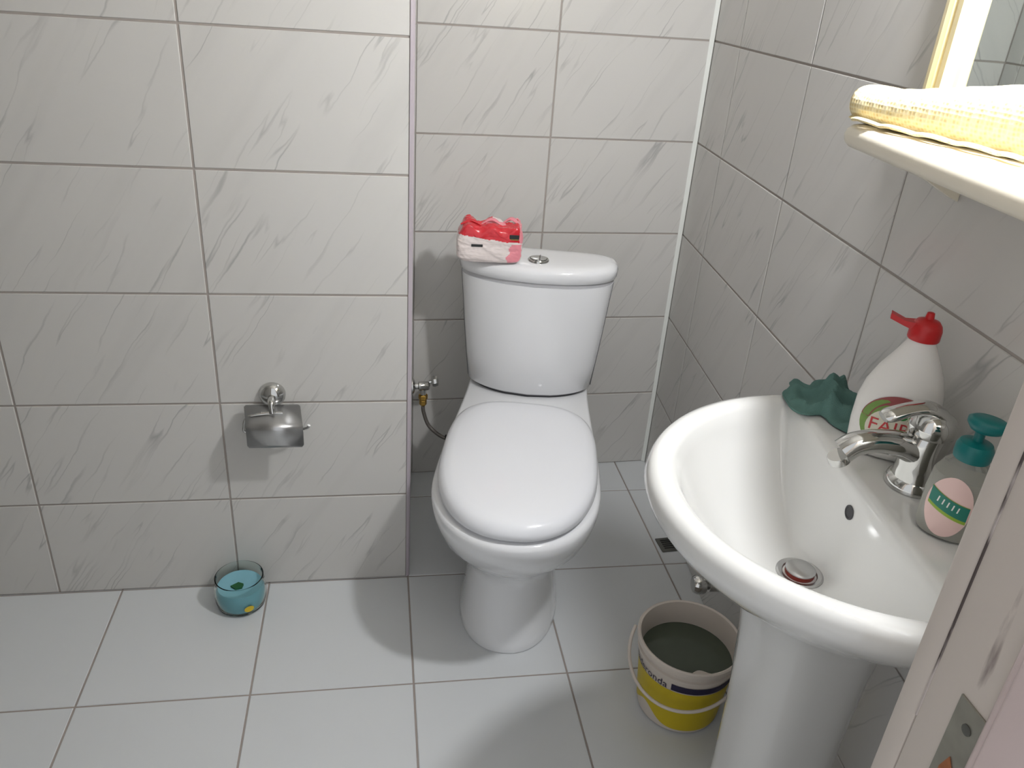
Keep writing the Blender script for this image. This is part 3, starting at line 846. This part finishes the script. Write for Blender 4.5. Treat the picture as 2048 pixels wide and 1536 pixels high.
def strip(nm, a0, a1, zb, zt, m_, off, n=60):
    V = []; Fc = []
    for k in range(n + 1):
        a = a0 + (a1 - a0) * k / n
        z0 = zb(a) if callable(zb) else zb; z1 = zt(a) if callable(zt) else zt
        for q in range(5):
            z = z0 + (z1 - z0) * q / 4
            V.append(on_pail(a * .095, z, off))
    for k in range(n):
        for q in range(4):
            i = k * 5 + q; Fc.append((i, i + 5, i + 6, i + 1))
    me = bpy.data.meshes.new(nm); me.from_pydata([tuple(v) for v in V], [], Fc)
    return link(nm, me, m_, pl, 60)
yl = strip('yellow_label', -2.2, 2.2, lambda a: .012 + .034 * max(0, math.exp(-((a + .55) / .38) ** 2)), .121, M['yellow'], .0006)
strip('navy_band', .05, 2.0, .124, .1405, M['navy'], .0010)
tm = wrap_mesh(text_mesh('lettering', 'Naderonda', .024), lambda x, y: on_pail(x - .058, y + .124, .0014))
link('lettering', tm, M['navy'], pl, 0)
for sx in (-1, 1):
    lathe('handle_ear', [(.010, 0), (.010, .006), (.006, .009)], M['pail'], pl, 18, mtx=Matrix.Translation((sx * (pail_r(.150) + .001), 0, .150)) @ Matrix.Rotation(sx * PI / 2, 4, 'Y'))
hp = []
for k in range(25):
    a = PI * k / 24
    x = -math.cos(a); y = -math.sin(a)
    z = .150 - .055 * math.sin(a)
    r = .114 + .002 * math.sin(a)
    hp.append((x * r, y * r, z))
tube('handle', hp, .0036, M['pail'], pl, 10, 2)

# ------------------------------------------------------------------ floor drain and basin valve
fd = empty('floor_drain', (.703, .075, .0002), math.radians(4), 'small dull metal drain grate on the floor by the right wall', 'floor drain')
rbox('grate_frame', .056, .056, .004, M['darksteel'], fd, .0015, 2, (0, 0, .002))
for k in range(5):
    rbox('slot', .036, .0034, .0008, M['hole'], fd, 0, 1, (0, -.016 + .008 * k, .0042))

bv = empty('basin_valve', RW(.543, .001, .178), WRZ, 'chrome water valve low on the wall behind the paint pail', 'valve')
RB = Matrix.Rotation(PI / 2, 4, 'X')
lathe('escutcheon', [(.026, .0), (.026, .004), (.017, .010), (.011, .012)], M['chrome'], bv, 28, mtx=RB)
lathe('body', [(.009, .006), (.009, .022), (.0125, .025), (.0125, .046), (.008, .050)], M['chrome'], bv, 24, mtx=RB)
lathe('knob', [(.006, .048), (.015, .052), (.017, .058), (.017, .068), (.013, .074), (.004, .075)], M['chrome'], bv, 10, mtx=RB)
tube('outlet', [(0, -.036, .008), (0, -.036, .020), (0, -.036, .034)], .008, M['chrome'], bv, 14)
lathe('nut', [(.0095, .022), (.011, .024), (.011, .034), (.009, .036)], M['chrome'], bv, 6, mtx=Matrix.Translation((0, -.036, 0)), smooth=20)
bv.scale = (1.25, 1.25, 1.25)

# ------------------------------------------------------------------ mirror, lamp, shelf and towel on the right wall
# (local x = -u; the mirror's far edge stands at u = .34)
mi = empty('wall_mirror', RW(0, .0012, 0), WRZ, 'framed wall mirror with a stepped cream frame above the shelf', 'mirror')
MU, MZ0, MZ1, MU1 = -.318, 1.1985, 1.60, .245
prf = [(0, .0), (0, .016), (.004, .020), (.016, .023), (.024, .021), (.027, .015), (.031, .015), (.035, .022), (.052, .026), (.058, .021), (.060, .014), (.066, .012), (.068, .006), (.068, .0)]
V = []; Fc = []
for d, h in prf:
    for x, z in ((MU + d, MZ0 + d * .4), (MU1 - d, MZ0 + d * .4), (MU1 - d, MZ1 - d), (MU + d, MZ1 - d)):
        V.append((x, -h, z))
for i in range(len(prf) - 1):
    for k in range(4):
        k2 = (k + 1) % 4
        Fc.append((i * 4 + k, i * 4 + k2, (i + 1) * 4 + k2, (i + 1) * 4 + k))
from_data('frame', V, Fc, M['frame'], mi, 25)
rbox('glass', MU1 - MU - .13, .004, MZ1 - MZ0 - .090, M['mirror'], mi, 0, 1, ((MU + MU1) / 2, -.006, (MZ0 + MZ1) / 2 - .020), 0)

sh = empty('wall_shelf', RW(0, .001, 0), WRZ, 'cream white enamel wall shelf with rounded edge under the mirror', 'shelf')
SZ = 1.197
def shelf_loop(y0, y1, x0, x1, z, r=.022, n=8):
    L = []
    for cx, cy, a0 in ((x1 - r, y1 - .001, 0), (x0 + r, y1 - .001, PI / 2)):
        pass
    pts = [(x0, y1), (x0, y0 + r)] + [(x0 + r - r * math.cos(PI / 2 * k / n), y0 + r - r * math.sin(PI / 2 * k / n)) for k in range(1, n)] + [(x0 + r, y0), (x1 - r, y0)] + \
          [(x1 - r + r * math.sin(PI / 2 * k / n), y0 + r - r * math.cos(PI / 2 * k / n)) for k in range(1, n)] + [(x1, y0 + r), (x1, y1)]
    return [Vector((x, y, z)) for x, y in pts]
prs = [(.014, -.030), (.006, -.0285), (.0015, -.023), (0, -.015), (.0015, -.008), (.006, -.002), (.014, 0)]
loft('shelf_board', [shelf_loop(-.138 + i_, 0, -.283 + i_, .25 - i_, SZ + z) for i_, z in prs], M['shelf'], sh, smooth=60)
for x in (-.2, .15):
    loft('bracket', [[Vector((x + dx, y, z)) for y, z in ((0, SZ - .029), (-.09, SZ - .029), (-.085, SZ - .036), (-.012, SZ - .075), (0, SZ - .08))] for dx in (-.005, .005)], M['shelf'], sh)

tw = empty('folded_towel', RW(.290, .073, SZ + .0006), WRZ, 'folded yellow waffle towel lying along the wall shelf', 'towel')
nL = 90
loops = []
for i in range(nL + 1):
    s = i / nL
    x = s * .50
    wv = noise.noise(Vector((x * 9, 0, 5)))
    hgt = .036 + .085 * s + .004 * wv + .010 * math.exp(-(s / .07) ** 2)
    wid = .034 + .005 * math.sin(s * 9 + 1) + .004 * wv
    end = min(1, (s / .02) ** .5 if s > 0 else .75, ((1 - s) / .02) ** .5 if s < 1 else .6)
    end = max(end, .80)
    cy = .003 * math.sin(s * 14) - .026 + .070 * smooth01(s * 1.7)
    L = []
    for k in range(36):
        a = 2 * PI * k / 36
        yy = min(cy + wid * end * sgnpow(math.cos(a), .9), .068)
        zz = hgt / 2 * (1 + end * sgnpow(math.sin(a), .9))
        if zz < .006 and math.cos(a) < 0: yy -= .012 * abs(math.sin(s * 23 + .5)) ** 1.5   # scalloped lower layer
        L.append(Vector((x + .004 * math.sin(a * 2 + 1), yy, max(0, zz + .0015 * noise.noise(Vector((x * 60, a, 2)))))))
    loops.append(L)
loft('towel_roll', loops, M['towel'], tw, smooth=70)
fr = []
for i in range(40):
    s = i / 39
    fr.append((.03 + s * .25, -.0615 - .006 * abs(math.sin(s * 15)) + .070 * smooth01((.04 + .52 * s) * 1.7), .005 + .003 * abs(math.sin(s * 15))))
tube('hem', fr, .0045, M['towel'], tw, 8, 2, flat=.6)
# spiral end of the roll
sp_ = []
for k in range(26):
    a = k / 25 * 3.2 * PI; r = .006 + .012 * k / 25
    sp_.append((-.002, -.026 + r * 1.3 * math.cos(a), .023 + r * math.sin(a)))
tube('rolled_edge', sp_, .0022, M['towel'], tw, 6, 2)

lp = empty('mirror_lamp', RW(.04, .001, 1.70), WRZ, 'opal glass lamp on a metal bracket above the mirror', 'lamp')
rbox('wall_plate', .12, .014, .05, M['fixture'], lp, .003, 2, (0, -.007, 0))
tube('arm', [(0, -.010, .008), (0, -.036, .014), (0, -.058, .012), (0, -.068, .002)], .006, M['fixture'], lp, 12)
lathe('socket', [(.012, .016), (.020, .012), (.022, -.004), (.018, -.008)], M['fixture'], lp, 24, mtx=Matrix.Translation((0, -.068, -.006)))
lathe('shade', [(.041 * math.sin(PI * k / 20), -.041 * math.cos(PI * k / 20)) for k in range(1, 20)], M['lamp'], lp, 32, mtx=Matrix.Translation((0, -.068, -.052)))
